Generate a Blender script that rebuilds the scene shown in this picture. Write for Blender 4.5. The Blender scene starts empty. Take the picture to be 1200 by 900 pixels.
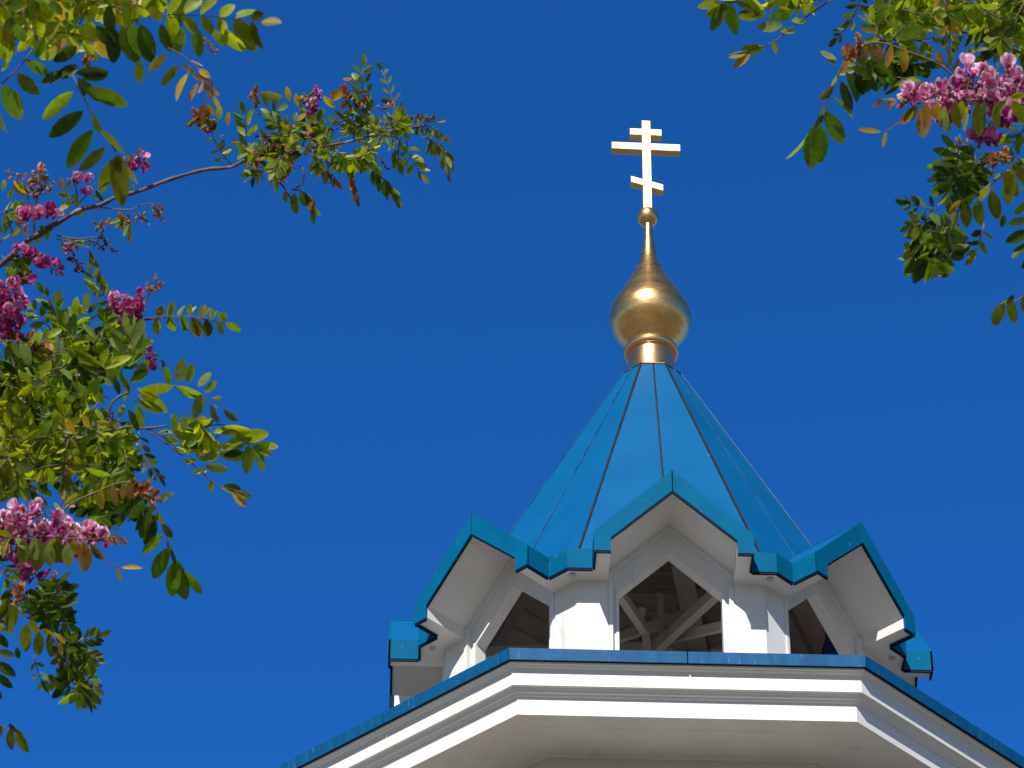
import bpy, math, random
import numpy as np
from mathutils import Vector, Matrix
random.seed(7)
R = math.radians
sc = bpy.context.scene
COL = sc.collection

# ------------------------------------------------------------------ camera
Z0 = 16.2                                   # height of the tower cornice above the ground
CAM = Vector((-1.9514, -26.1104, Z0 - 14.5928))
FPX = 3642.5                                # focal length in pixels of a 1200 px wide picture
_y, _p, _r = R(1.0743), R(37.9209), R(0.6476)
CF = Vector((math.sin(_y)*math.cos(_p), math.cos(_y)*math.cos(_p), math.sin(_p)))
_rt = Vector((math.cos(_y), -math.sin(_y), 0)); _up = _rt.cross(CF)
CR = _rt*math.cos(_r) + _up*math.sin(_r)
CU = _up*math.cos(_r) - _rt*math.sin(_r)
cam_d = bpy.data.cameras.new('camera'); cam = bpy.data.objects.new('camera', cam_d); COL.objects.link(cam)
M = Matrix((CR, CU, -CF)).transposed().to_4x4(); M.translation = CAM
cam.matrix_world = M
cam_d.sensor_width = 36; cam_d.lens = 36*FPX/1200
cam_d.clip_start = 0.1; cam_d.clip_end = 6000
cam_d.dof.use_dof = True; cam_d.dof.focus_distance = 27.0; cam_d.dof.aperture_fstop = 36.0
sc.camera = cam

# ------------------------------------------------------------------ sky, sun, exposure
SUN_EL, SUN_AZ = R(40), R(16)               # sun behind the camera, to its left
w = bpy.data.worlds.new('World'); sc.world = w; w.use_nodes = True
nt = w.node_tree; nt.nodes.clear()
out = nt.nodes.new('ShaderNodeOutputWorld'); bg = nt.nodes.new('ShaderNodeBackground')
sky = nt.nodes.new('ShaderNodeTexSky'); sky.sky_type = 'NISHITA'; sky.sun_disc = False
sky.sun_elevation = SUN_EL; sky.sun_rotation = math.pi + SUN_AZ
sky.altitude = 1500; sky.air_density = 1.0; sky.dust_density = 0.0; sky.ozone_density = 4.0
tint = nt.nodes.new('ShaderNodeMix'); tint.data_type = 'RGBA'; tint.blend_type = 'MULTIPLY'
tint.inputs[0].default_value = 1.0
tint.inputs[7].default_value = (0.235, 1.25, 2.42, 1)      # a polarised, deep blue clear sky
nt.links.new(sky.outputs[0], tint.inputs[6]); nt.links.new(tint.outputs[2], bg.inputs['Color'])
# the deep blue lies away from the sun; towards the sun the sky keeps its ordinary paler colour
geo = nt.nodes.new('ShaderNodeTexCoord'); dp = nt.nodes.new('ShaderNodeVectorMath'); dp.operation = 'DOT_PRODUCT'
dp.inputs[1].default_value = (-math.sin(SUN_AZ)*math.cos(SUN_EL), -math.cos(SUN_AZ)*math.cos(SUN_EL), math.sin(SUN_EL))
nt.links.new(geo.outputs['Generated'], dp.inputs[0])
mr = nt.nodes.new('ShaderNodeMapRange'); mr.interpolation_type = 'SMOOTHSTEP'
mr.inputs[1].default_value = 0.05; mr.inputs[2].default_value = 0.75; mr.inputs[3].default_value = 1.0; mr.inputs[4].default_value = 0.0
nt.links.new(dp.outputs['Value'], mr.inputs[0])
sz = nt.nodes.new('ShaderNodeSeparateXYZ'); nt.links.new(geo.outputs['Generated'], sz.inputs[0])   # and low down it pales towards the horizon
mh = nt.nodes.new('ShaderNodeMapRange'); mh.interpolation_type = 'SMOOTHSTEP'; mh.inputs[1].default_value = 0.0; mh.inputs[2].default_value = 0.42
nt.links.new(sz.outputs['Z'], mh.inputs[0])
mm_ = nt.nodes.new('ShaderNodeMath'); mm_.operation = 'MULTIPLY'; nt.links.new(mr.outputs[0], mm_.inputs[0]); nt.links.new(mh.outputs[0], mm_.inputs[1])
nt.links.new(mm_.outputs[0], tint.inputs[0])
bg.inputs['Strength'].default_value = 0.060
nt.links.new(bg.outputs[0], out.inputs[0])
sl = bpy.data.lights.new('sun', 'SUN'); sun = bpy.data.objects.new('sun', sl); COL.objects.link(sun)
sl.energy = 4.9; sl.angle = R(0.53); sl.color = (1.0, 0.955, 0.88)
SUN = Vector((-math.sin(SUN_AZ)*math.cos(SUN_EL), -math.cos(SUN_AZ)*math.cos(SUN_EL), math.sin(SUN_EL)))
sun.rotation_euler = SUN.to_track_quat('Z', 'Y').to_euler(); sun.location = (-20, -40, 60)
vs = sc.view_settings; vs.view_transform = 'Standard'; vs.look = 'None'; vs.gamma = 1; vs.use_curve_mapping = False
vs.exposure = 0.26

# ------------------------------------------------------------------ helpers
def at(x, y, d):
    """point seen at photo pixel x, y, d metres in front of the camera"""
    return CAM + d*(CF + CR*((x-600)/FPX) + CU*((450-y)/FPX))
def at_y(x, y, Y):
    """the same, on the vertical plane of depth Y"""
    v = CF + CR*((x-600)/FPX) + CU*((450-y)/FPX)
    return CAM + v*((Y-CAM.y)/v.y)

class MB:
    def __init__(s): s.v = []; s.f = []; s.m = []; s.sm = []
    def add(s, vs_, fs, m=0, smooth=False):
        o = len(s.v); s.v.extend([tuple(q) for q in vs_])
        for f in fs: s.f.append([i+o for i in f]); s.m.append(m); s.sm.append(smooth)
    def quad(s, a, b, c, d, m=0): s.add([a, b, c, d], [[0, 1, 2, 3]], m)
    def prism(s, lo, hi, m=0):
        """solid between two matching polygons"""
        n = len(lo)
        s.add(list(lo)+list(hi), [list(range(n))[::-1], list(range(n, 2*n))] + [[i, (i+1) % n, n+(i+1) % n, n+i] for i in range(n)], m)
    def beam(s, a, b, wdt, hgt, m=0, up=Vector((0, 0, 1))):
        a, b = Vector(a), Vector(b); d = (b-a).normalized()
        x = d.cross(up)
        x = x.normalized() if x.length > 1e-4 else Vector((1, 0, 0)); y = x.cross(d).normalized()
        q = [(-1, -1), (1, -1), (1, 1), (-1, 1)]
        s.prism([a+x*wdt/2*i+y*hgt/2*j for i, j in q], [b+x*wdt/2*i+y*hgt/2*j for i, j in q], m)
    def tube(s, pts, rad, n=6, m=0, caps=True):
        pts = [Vector(q) for q in pts]
        if not hasattr(rad, '__len__'): rad = [rad]*len(pts)
        vs_ = []; ref = None
        for i, q in enumerate(pts):
            d = (pts[min(i+1, len(pts)-1)]-pts[max(i-1, 0)])
            d = d.normalized() if d.length > 1e-9 else Vector((0, 0, 1))
            if ref is None:
                ref = d.cross(Vector((0.31, 0.2, 0.93)))
                if ref.length < 1e-3: ref = d.cross(Vector((1, 0, 0)))
            x = (ref - d*ref.dot(d)).normalized(); ref = x; y = d.cross(x)
            for k in range(n):
                t = 2*math.pi*k/n; vs_.append(q+(x*math.cos(t)+y*math.sin(t))*rad[i])
        fs = [[i*n+k, i*n+(k+1) % n, (i+1)*n+(k+1) % n, (i+1)*n+k] for i in range(len(pts)-1) for k in range(n)]
        if caps: fs += [list(range(n))[::-1], [(len(pts)-1)*n+k for k in range(n)]]
        s.add(vs_, fs, m, True)
    def lathe(s, prof, cx=0, cy=0, n=64, m=0):
        vs_ = [(cx+r*math.cos(2*math.pi*k/n), cy+r*math.sin(2*math.pi*k/n), z) for r, z in prof for k in range(n)]
        s.add(vs_, [[i*n+k, i*n+(k+1) % n, (i+1)*n+(k+1) % n, (i+1)*n+k] for i in range(len(prof)-1) for k in range(n)], m, True)
    def build(s, name, mats, parent=None, bevel=0):
        me = bpy.data.meshes.new(name); me.from_pydata(s.v, [], s.f)
        for q in (mats if isinstance(mats, (list, tuple)) else [mats]): me.materials.append(q)
        me.polygons.foreach_set('material_index', s.m); me.polygons.foreach_set('use_smooth', s.sm); me.update()
        o = bpy.data.objects.new(name, me); COL.objects.link(o)
        if parent: o.parent = parent; o.matrix_parent_inverse = Matrix.Identity(4)
        if bevel:
            b = o.modifiers.new('edge', 'BEVEL'); b.width = bevel; b.segments = 2; b.limit_method = 'ANGLE'; b.angle_limit = R(35)
        return o
def tag(o, label, cat, group=None):
    o['label'] = label; o['category'] = cat
    if group: o['group'] = group
    return o
def empty(name, loc):
    o = bpy.data.objects.new(name, None); COL.objects.link(o); o.location = loc; o.empty_display_size = .5; return o
def copy_part(o, parent):
    c = o.copy(); COL.objects.link(c); c.parent = parent
    return c

# ------------------------------------------------------------------ materials
def mat(name, base, rough=.5, metal=0., var=.12, scale=3., bump=0., bscale=40., spec=.5, dirt=None, dscale=(1, 1, 1), coat=0):
    m = bpy.data.materials.new(name); m.use_nodes = True; n = m.node_tree.nodes; l = m.node_tree.links
    b = n['Principled BSDF']; b.inputs['Roughness'].default_value = rough; b.inputs['Metallic'].default_value = metal
    b.inputs['Specular IOR Level'].default_value = spec
    b.inputs['Coat Weight'].default_value = coat
    tc = n.new('ShaderNodeTexCoord'); mp = n.new('ShaderNodeMapping'); mp.inputs['Scale'].default_value = dscale
    l.new(tc.outputs['Object'], mp.inputs[0])
    no = n.new('ShaderNodeTexNoise'); no.inputs['Scale'].default_value = scale; no.inputs['Detail'].default_value = 6; l.new(mp.outputs[0], no.inputs[0])
    rp = n.new('ShaderNodeMapRange'); rp.inputs[1].default_value = .3; rp.inputs[2].default_value = .7
    rp.inputs[3].default_value = 1-var; rp.inputs[4].default_value = 1+var; l.new(no.outputs[0], rp.inputs[0])
    mx = n.new('ShaderNodeVectorMath'); mx.operation = 'SCALE'; mx.inputs[0].default_value = base; l.new(rp.outputs[0], mx.inputs['Scale'])
    last = mx.outputs[0]
    if dirt:
        d2 = n.new('ShaderNodeTexNoise'); d2.inputs['Scale'].default_value = dirt[1]; d2.inputs['Detail'].default_value = 8; l.new(mp.outputs[0], d2.inputs[0])
        dr = n.new('ShaderNodeMapRange'); dr.inputs[1].default_value = dirt[2]; dr.inputs[2].default_value = dirt[2]+.12; dr.inputs[4].default_value = dirt[3]; l.new(d2.outputs[0], dr.inputs[0])
        mm = n.new('ShaderNodeMix'); mm.data_type = 'RGBA'; l.new(dr.outputs[0], mm.inputs[0]); l.new(last, mm.inputs[6]); mm.inputs[7].default_value = (*dirt[0], 1); last = mm.outputs[2]
    l.new(last, b.inputs['Base Color'])
    rr = n.new('ShaderNodeMapRange'); rr.inputs[3].default_value = max(.02, rough-.08); rr.inputs[4].default_value = min(1, rough+.08); l.new(no.outputs[0], rr.inputs[0]); l.new(rr.outputs[0], b.inputs['Roughness'])
    if bump:
        n2 = n.new('ShaderNodeTexNoise'); n2.inputs['Scale'].default_value = bscale; n2.inputs['Detail'].default_value = 4; l.new(mp.outputs[0], n2.inputs[0])
        bp = n.new('ShaderNodeBump'); bp.inputs['Strength'].default_value = bump; bp.inputs['Distance'].default_value = .01; l.new(n2.outputs[0], bp.inputs['Height']); l.new(bp.outputs[0], b.inputs['Normal'])
    return m
WHITE = mat('white_painted_board', (.72, .715, .71), .55, var=.06, scale=1.7, bump=.12, bscale=18, dirt=((.42, .39, .35), 6, .62, .45), dscale=(1.6, 1.6, .35))
WHITE2 = mat('white_painted_soffit', (.72, .705, .685), .6, var=.06, scale=2.3, bump=.1, bscale=14, dirt=((.40, .36, .31), 3.4, .64, .35))
BLUE = mat('blue_painted_metal', (.001, .100, .272), .5, var=.07, scale=2.2, bump=.05, bscale=5, spec=.12, dirt=((.30, .42, .52), 9, .72, .5))
BLUE2 = mat('blue_painted_trim', (.001, .110, .238), .6, spec=.03, var=.10, scale=3.5, bump=.05, bscale=9, dirt=((.20, .34, .46), 14, .66, .35))
BLUE3 = mat('blue_painted_gutter', (.003, .085, .225), .42, spec=.18, var=.16, scale=4, bump=.06, bscale=9, dscale=(3, 3, .6), dirt=((.20, .34, .50), 10, .62, .35))
SEAM = mat('dark_seam_sealant', (.022, .022, .028), .7, spec=.15, var=.3, scale=6)
SEAM2 = mat('blue_weathered_seam', (.012, .10, .24), .5, var=.3, scale=6, spec=.2)
GOLD = mat('gilded_metal', (.90, .56, .22), .31, 1.0, var=.12, scale=5, bump=.30, bscale=11, dirt=((.50, .29, .09), 26, .60, .6), dscale=(1, 1, 2.2))
GOLD2 = mat('gilded_collar', (.93, .57, .27), .30, 1.0, var=.06, scale=4, bump=.05, bscale=8)
GOLD3 = mat('gilded_cross', (1.0, .72, .36), .34, 1.0, var=.05, scale=4)
CORN = mat('white_painted_moulding', (.78, .765, .74), .55, var=.04, scale=1.2)
FLOOR = mat('pale_belfry_floor', (.62, .58, .53), .8, var=.1)
WOODIN = mat('shaded_timber_lining', (.60, .49, .41), .7, var=.15, scale=3, bump=.15, bscale=12)
BRACE = mat('painted_timber_brace', (.46, .42, .38), .65, var=.10, scale=3)
DARK = mat('dark_blue_edge_and_shade', (.002, .012, .035), .6, var=.2, spec=.08)  # dark edges, and the painted shade under the fascia lip
GREY = mat('pale_deck_sheet', (.13, .125, .12), .7, var=.1)
WALL = mat('cream_render', (.62, .57, .50), .8, var=.06, scale=1.2, bump=.2, bscale=30)

# ------------------------------------------------------------------ the ground
g = MB(); S = 2500
g.quad((-S, -S, 0), (S, -S, 0), (S, S, 0), (-S, S, 0))
GROUND = mat('dry_ground', (.118, .102, .086), .95, var=.3, scale=.2, bump=.4, bscale=6, dirt=((.05, .06, .025), .09, .48, .9))
o = g.build('ground', GROUND); o['kind'] = 'structure'
g = MB(); g.quad((-6, -9, .004), (6, -9, .004), (6, 7, .004), (-6, 7, .004))
o = g.build('pavement', mat('pale_paving', (.165, .152, .135), .9, var=.12, scale=.8, bump=.3, bscale=10)); o['kind'] = 'structure'

# ------------------------------------------------------------------ the tower
T8 = math.tan(R(22.5))
tower = empty('church_tower', (0, 0, 0))
tag(tower, 'white octagonal church tower with blue tent roof, small gables and golden onion dome', 'church tower')
def fr(k):
    a = R(45*k); return Vector((math.sin(a), -math.cos(a), 0)), Vector((math.cos(a), math.sin(a), 0))
def L(k, s, o, z):
    n, t = fr(k); return n*o + t*s + Vector((0, 0, Z0+z))
def oct_ring(mb, prof, m=0, flip=False, cx0=0, cx1=0):
    """sweep a profile of (apothem, z) round the octagon, face by face with sharp corners"""
    for k in range(8):
        for (a0, z0), (a1, z1) in zip(prof[:-1], prof[1:]):
            q = [L(k, -a0*T8, a0, z0), L(k, a0*T8, a0, z0), L(k, a1*T8, a1, z1), L(k, -a1*T8, a1, z1)]
            mb.quad(*q, m)

# drum and lower body
mb = MB(); oct_ring(mb, [(2.822, -.53), (2.822, -1.1)]); oct_ring(mb, [(2.80, -1.1), (2.80, -Z0)])
mb.build('drum_wall', WALL, tower)
mb = MB(); oct_ring(mb, [(2.815, -Z0+.6), (2.90, -Z0+.58), (2.92, -Z0)]); mb.build('plinth', GREY, tower)

# cornice: two white bands with mouldings between, soffit with board steps
prof = [(3.66, -.107), (3.657, -.124), (3.645, -.128), (3.635, -.142), (3.612, -.148), (3.608, -.156), (3.604, -.158), (3.602, -.308),
        (3.572, -.310), (3.566, -.322), (3.556, -.326), (3.55, -.345), (3.528, -.350), (3.524, -.366), (3.503, -.370), (3.500, -.541)]
mb = MB(); oct_ring(mb, prof); mb.build('cornice', CORN, tower)
prof = [(3.4995, -.541), (3.42, -.540), (3.418, -.538), (3.301, -.537), (3.299, -.535), (3.297, -.535), (3.295, -.537), (3.121, -.536), (3.119, -.534), (3.117, -.534), (3.115, -.536),
        (2.93, -.535), (2.85, -.536), (2.845, -.552), (2.8225, -.556)]
mb = MB(); oct_ring(mb, prof); mb.build('cornice_soffit', WHITE2, tower)
# blue roof-edge trim, two lengths to a face with an open joint between
for k in range(8):
    for sgn in (-1, 1):
        mb = MB(); g0 = .006
        def P4(a, z): 
            e = a*T8 - .003
            return (L(k, sgn*g0, a, z), L(k, sgn*e, a, z))
        a0, a1 = P4(3.705, .0); b0, b1 = P4(3.697, -.111); c0, c1 = P4(3.685, -.111); d0, d1 = P4(3.693, -.006)
        mb.prism([a0, b0, c0, d0], [a1, b1, c1, d1])
        mb.build('roof_edge_trim', BLUE3, tower)
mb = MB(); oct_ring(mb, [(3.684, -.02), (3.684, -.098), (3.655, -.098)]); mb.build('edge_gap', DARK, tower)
mb = MB(); oct_ring(mb, [(3.692, -.004), (2.3, .42), (1.9, .45)]); mb.build('skirt_roof', GREY, tower)
mb = MB(); mb.add([L(k, -1.99*T8, 1.99, .47) for k in range(8)], [list(range(8))]); mb.build('belfry_floor', FLOOR, tower)

# belfry measurements (metres above the cornice edge)
AE, AG, AW, AA = 2.3536, 2.6462, 2.11, 2.06
ZT, ZB, ZP, ZI, ZK = 1.996, 1.779, 2.7097, 2.472, 1.925
WG, WI, WO = .740, .585, .482
ZS = ZB+.016
for k in range(8):                                                   # corner piers
    n0, t0 = fr(k); 
    def pl(z):
        return [L(k, WI, AW, z), L(k, AW*T8, AW, z), L(k+1, -WI, AW, z), L(k+1, -WI, 1.86, z), L(k, 1.86*T8, 1.86, z), L(k, WI, 1.86, z)]
    mb = MB(); mb.prism(pl(.30), pl(ZS)); mb.build('belfry_pier', WHITE, tower)

def gable(k):
    root = empty('gable', (0, 0, 0)); root.parent = tower
    mb = MB()
    for s in (-1, 1):                                                # blue fascia: leg and rake
        e = .005*s
        for poly in ([(WG, ZB), (WI, ZB), (WI, ZK), (WG, ZT)], [(WG, ZT), (WI, ZK), (0, ZI), (0, ZP)]):
            mb.prism([L(k, s*a+(e if a == 0 else 0), AG, z) for a, z in poly], [L(k, s*a+(e if a == 0 else 0), AG-.022, z) for a, z in poly])
        mb.prism([L(k, s*WG, AG-.002, ZB), L(k, s*WG, AG-.002, ZT), L(k, s*WG, AE-.01, ZT), L(k, s*WG, AE-.01, ZB)],
                 [L(k, s*(WG-.02), AG-.022, ZB), L(k, s*(WG-.02), AG-.022, ZT), L(k, s*(WG-.02), AE-.01, ZT), L(k, s*(WG-.02), AE-.01, ZB)])
        # short eave beside the gable, meeting its neighbour at the corner
        mb.prism([L(k, s*(WG+.002), AE, ZB), L(k, s*AE*T8, AE, ZB), L(k, s*AE*T8, AE, ZT), L(k, s*(WG+.002), AE, ZT)],
                 [L(k, s*(WG+.002), AE-.02, ZB), L(k, s*(AE-.02)*T8, AE-.02, ZB), L(k, s*(AE-.02)*T8, AE-.02, ZT), L(k, s*(WG+.002), AE-.02, ZT)])
        DE = .022; IN = .006  # dark strips below the fascia: shade of the lip's underside put into the colour
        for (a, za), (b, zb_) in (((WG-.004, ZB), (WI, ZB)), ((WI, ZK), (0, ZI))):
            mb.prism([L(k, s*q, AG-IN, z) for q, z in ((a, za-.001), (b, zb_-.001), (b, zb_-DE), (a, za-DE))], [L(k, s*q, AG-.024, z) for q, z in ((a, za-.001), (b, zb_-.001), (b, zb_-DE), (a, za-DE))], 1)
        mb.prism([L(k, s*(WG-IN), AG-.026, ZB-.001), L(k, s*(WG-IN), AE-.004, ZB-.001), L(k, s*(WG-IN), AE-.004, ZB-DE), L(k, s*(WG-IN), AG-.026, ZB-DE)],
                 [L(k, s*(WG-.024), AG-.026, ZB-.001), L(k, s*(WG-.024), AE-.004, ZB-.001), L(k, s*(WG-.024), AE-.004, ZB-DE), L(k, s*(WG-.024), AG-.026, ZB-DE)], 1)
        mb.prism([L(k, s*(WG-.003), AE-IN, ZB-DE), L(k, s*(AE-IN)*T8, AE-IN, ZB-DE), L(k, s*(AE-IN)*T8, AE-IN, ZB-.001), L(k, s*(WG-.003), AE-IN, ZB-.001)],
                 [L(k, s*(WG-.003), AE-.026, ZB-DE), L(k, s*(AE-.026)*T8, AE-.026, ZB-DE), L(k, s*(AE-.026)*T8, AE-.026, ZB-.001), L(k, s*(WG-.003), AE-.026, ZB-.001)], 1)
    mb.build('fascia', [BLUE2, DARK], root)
    mb = MB()
    for s in (-1, 1):                                                # roof slopes, running back into the tent roof
        lo = [L(k, s*.004, AG-.003, ZP-.012), L(k, s*(WG-.003), AG-.003, ZT-.012), L(k, s*(WG-.003), 1.72, ZT-.012), L(k, s*.004, 1.72, ZP-.012)]
        hi = [q+Vector((0, 0, .010)) for q in lo]
        mb.prism(lo, hi)
        mb.quad(L(k, s*(WG-.1), AE-.02, ZT-.05), L(k, s*(AE-.02)*T8, AE-.02, ZT-.05), L(k, s*2.05*T8, 2.05, ZT-.03), L(k, s*(WG-.1), 2.05, ZT-.03))
    mb.build('gable_roof', BLUE, root)
    mb = MB(); mb.prism([L(k, -.012, AG-.004, ZP-.004), L(k, .012, AG-.004, ZP-.004), L(k, 0, AG-.004, ZP+.012)], [L(k, -.012, 1.75, ZP-.004), L(k, .012, 1.75, ZP-.004), L(k, 0, 1.75, ZP+.012)])
    mb.build('ridge_cap', BLUE2, root)
    mb = MB()
    for s in (-1, 1):
        f, b = AG-.023, 1.90
        mb.quad(L(k, s*WI, f, ZK), L(k, 0, f, ZI), L(k, 0, b, ZI), L(k, s*WI, b, ZK))          # sloping soffit
        mb.quad(L(k, s*WI, f, ZS), L(k, s*WI, f, ZK), L(k, s*WI, b, ZK), L(k, s*WI, b, ZS))    # inside of the leg
        mb.quad(L(k, s*WI, f, ZS), L(k, s*(WG-.021), f, ZS), L(k, s*(WG-.021), AE-.022, ZS), L(k, s*WI, AE-.022, ZS))
        a = AE-.022
        mb.quad(L(k, s*WI, a, ZS), L(k, s*a*T8, a, ZS), L(k, s*1.95*T8, 1.95, ZS), L(k, s*WI, 1.95, ZS))
    mb.build('soffit', WHITE2, root)
    n, t = fr(k+.5); c = n*2.40 + Vector((0, 0, Z0+ZS)); t2 = n                              # small round fitting under the eave corner
    mb = MB(); q = [c+t*.032*math.cos(a)+t2*.032*math.sin(a) for a in [i*math.pi/8 for i in range(16)]]
    mb.prism([p_-Vector((0, 0, .014)) for p_ in q], [p_-Vector((0, 0, .001)) for p_ in q]); mb.build('soffit_lamp', BRACE, root)
    return root
for k in range(8): gable(k)

for k in range(8):                                                   # pointed openings
    mb = MB()
    for s in (-1, 1):
        W = WI-.002
        for poly in ([(W, .30), (WO, .30), (WO, 1.715), (W, ZK-.002)], [(W, ZK-.002), (WO, 1.715), (0, 2.169), (0, ZI-.002)]):
            mb.prism([L(k, s*a, AA, z) for a, z in poly], [L(k, s*a, AA-.13, z) for a, z in poly])
        # thin ledge under the soffit and fillets down the jambs
        mb.prism([L(k, s*a, AA+.035, z) for a, z in ((W, ZK-.003), (0, ZI-.003), (0, ZI-.055), (W, ZK-.055))], [L(k, s*a, AA-.02, z) for a, z in ((W, ZK-.003), (0, ZI-.003), (0, ZI-.055), (W, ZK-.055))])
        mb.prism([L(k, s*a, AA+.062, z) for a, z in ((W, .31), (W-.04, .31), (W-.04, ZK-.03), (W, ZK-.01))], [L(k, s*a, AA-.02, z) for a, z in ((W, .31), (W-.04, .31), (W-.04, ZK-.03), (W, ZK-.01))])
        mb.prism([L(k, s*a, AA+.012, z) for a, z in ((WO+.028, .31), (WO+.002, .31), (WO+.002, 1.70), (WO+.028, 1.76))], [L(k, s*a, AA-.02, z) for a, z in ((WO+.028, .31), (WO+.002, .31), (WO+.002, 1.70), (WO+.028, 1.76))])
    mb.build('arch_frame', WHITE, tower)
for k in (-2, 2):                                                    # closed side boxes under the two lateral gables
    mb = MB(); q = [(-.05, AW-.05), (.05, AW-.05), (.05, 2.585), (-.05, 2.585)]
    mb.prism([L(k, s, a, .2) for s, a in q], [L(k, s, a, ZS-.004) for s, a in q]); bx = mb.build('side_panel', WHITE, tower)
    mb = MB(); q = [(-.055, 2.588), (.055, 2.588), (.055, 2.625), (-.055, 2.625)]
    mb.prism([L(k, s, a, .2) for s, a in q], [L(k, s, a, ZS-.004) for s, a in q]); mb.build('panel_edge', DARK, bx)

# tent roof
SX = .026                                                            # the finial stands a little out of true
A0, A1, ZC0, ZC1 = 2.149, .3047, 1.996, 5.84
def cone(k, s, f, lift=0.):
    a = A0+(A1-A0)*f + lift; n, t = fr(k)
    return n*a + t*s*a*T8 + Vector((SX*f, 0, Z0+ZC0+(ZC1-ZC0)*f))
mb = MB()
for k in range(8):
    lowf = (ZP-.03-ZC0)/(ZC1-ZC0)                                    # the sheet is cut out where the gable runs in
    def sx(s, f): return s/((A0+(A1-A0)*f)*T8)
    for sg in (-1, 1):
        mb.add([cone(k, 0, 1), cone(k, 0, lowf), cone(k, sx(sg*(WG-.03), 0), 0), cone(k, sg, 0), cone(k, sg, 1)], [[0, 1, 2, 3, 4]])
roof = mb.build('tent_roof', BLUE, tower)
for k in range(8):
    for s, wd in ((-1, .011), (0, .009)):
        mb = MB(); pts = []
        for f in (0.0 if s else .18, 1.0):
            c0 = cone(k, s, f, .001); c1 = cone(k, s, f, .012); n, t = fr(k) if s == 0 else fr(k-.5)
            pts.append([c0-t*wd, c0+t*wd, c1+t*wd, c1-t*wd])
        mb.prism(*pts); mb.build('roof_seam', SEAM if k in (0, -1, 7, 1) and not (k != 0 and s == 0) and not (k == 7 and s == -1) else SEAM2, roof)
mb = MB()
for k in range(8):
    q = [cone(k, s, f, -.07) for s, f in ((-1, .19), (1, .19), (1, .97), (-1, .97))]; mb.quad(*q)
    for i in range(12):                                              # lining boards
        f0 = .20+i*.05; mb.beam(cone(k, -1, f0, -.075), cone(k, 1, f0, -.075), .03, .05)
mb.build('roof_lining', WOODIN, tower)
for k in range(8):                                                   # rafters under the lining
    mb = MB(); mb.beam(cone(k, -1, .04, -.14), cone(k, -1, .95, -.10), .17, .10); mb.build('rafter', BRACE, tower)
# braces seen through the front opening, the same set turned through the other pairs of faces
front = [((722, 690), -1.75, (756, 739), -.55, .075), ((846, 689), -1.75, (764, 764), .10, .085), ((852, 733), -1.6, (781, 749), .3, .07), ((757, 737), -.55, (758, 765), -.55, .06), ((760, 722), .2, (760, 765), .2, .05)]
for turn in (0, 90, 180, 270):
    rm = Matrix.Rotation(R(turn), 4, 'Z')
    for a, ya, b, yb, wd in front:
        p, q = at_y(*a, ya), at_y(*b, yb)
        if turn == 0: pass
        mb = MB(); mb.beam(rm @ p, rm @ q, wd, wd*1.3); mb.build('brace', BRACE, tower)
for k in (2,):
    n, t = fr(k); mb = MB(); a = n*1.78+Vector((0, 0, Z0+2.08+k*.004)); b = -n*1.78+Vector((0, 0, Z0+2.08+k*.004)); mb.beam(a, b, .09, .12); mb.build('tie_beam', BRACE, tower)

mb = MB(); mb.beam(at_y(798, 662, -.2), at_y(818, 768, .35), .20, .05, up=Vector((0, 1, 0))); mb.build('plank', BRACE, tower)
for y_ in (679, 693):
    mb = MB(); a = at_y(725, y_, .55); b = at_y(850, y_+3, .55); mb.beam(a, b, .06, .085); mb.build('rail', BRACE, tower)

# golden finial
mb = MB(); mb.prism([cone(k, -1, 1, .016)+Vector((0, 0, -.012)) for k in range(8)], [cone(k, -1, 1, .012)+Vector((0, 0, .004)) for k in range(8)])
mb.build('collar_plate', GOLD2, tower)
cx = SX+.003
def cat(prof, sub=6):
    """smooth a lathe profile"""
    o_ = []
    P_ = [prof[0]]+list(prof)+[prof[-1]]
    for i in range(1, len(P_)-2):
        p0, p1, p2, p3 = [np.array(q, float) for q in P_[i-1:i+3]]
        for j in range(sub):
            t = j/sub; o_.append(tuple(.5*((2*p1)+(-p0+p2)*t+(2*p0-5*p1+4*p2-p3)*t*t+(-p0+3*p1-3*p2+p3)*t**3)))
    return o_+[tuple(prof[-1])]
mb = MB(); mb.lathe([(r, Z0+z) for r, z in ((.30, 5.843), (.262, 5.858), (.250, 5.885), (.248, 6.20))], cx, 0, 96); mb.build('collar', GOLD2, tower)
mb = MB(); mb.lathe([(.250+.046*math.cos(a), Z0+6.222+.055*math.sin(a)) for a in [i*math.pi/8 for i in range(17)]], cx, 0, 96); mb.build('collar_ring', GOLD2, tower)
onion = [(.220, 6.262), (.296, 6.365), (.367, 6.46), (.428, 6.57), (.446, 6.72), (.402, 6.86), (.340, 6.98), (.290, 7.08), (.247, 7.17), (.202, 7.26), (.155, 7.36), (.120, 7.46), (.092, 7.56), (.074, 7.68), (.057, 7.85), (.046, 8.06)]
mb = MB(); mb.lathe([(r, Z0+z) for r, z in cat(onion)], cx, 0, 128); dome = mb.build('onion_dome', GOLD, tower)
mb = MB(); mb.lathe([(.119*math.sin(a)+1e-4, Z0+8.146-.119*math.cos(a)) for a in [i*math.pi/24 for i in range(25)]], cx-.002, 0, 48); mb.build('finial_ball', GOLD, tower)
cz = Vector((cx-.002, 0, Z0)); cr = Matrix.Rotation(R(1.5), 3, 'Z'); cs = .05
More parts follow.
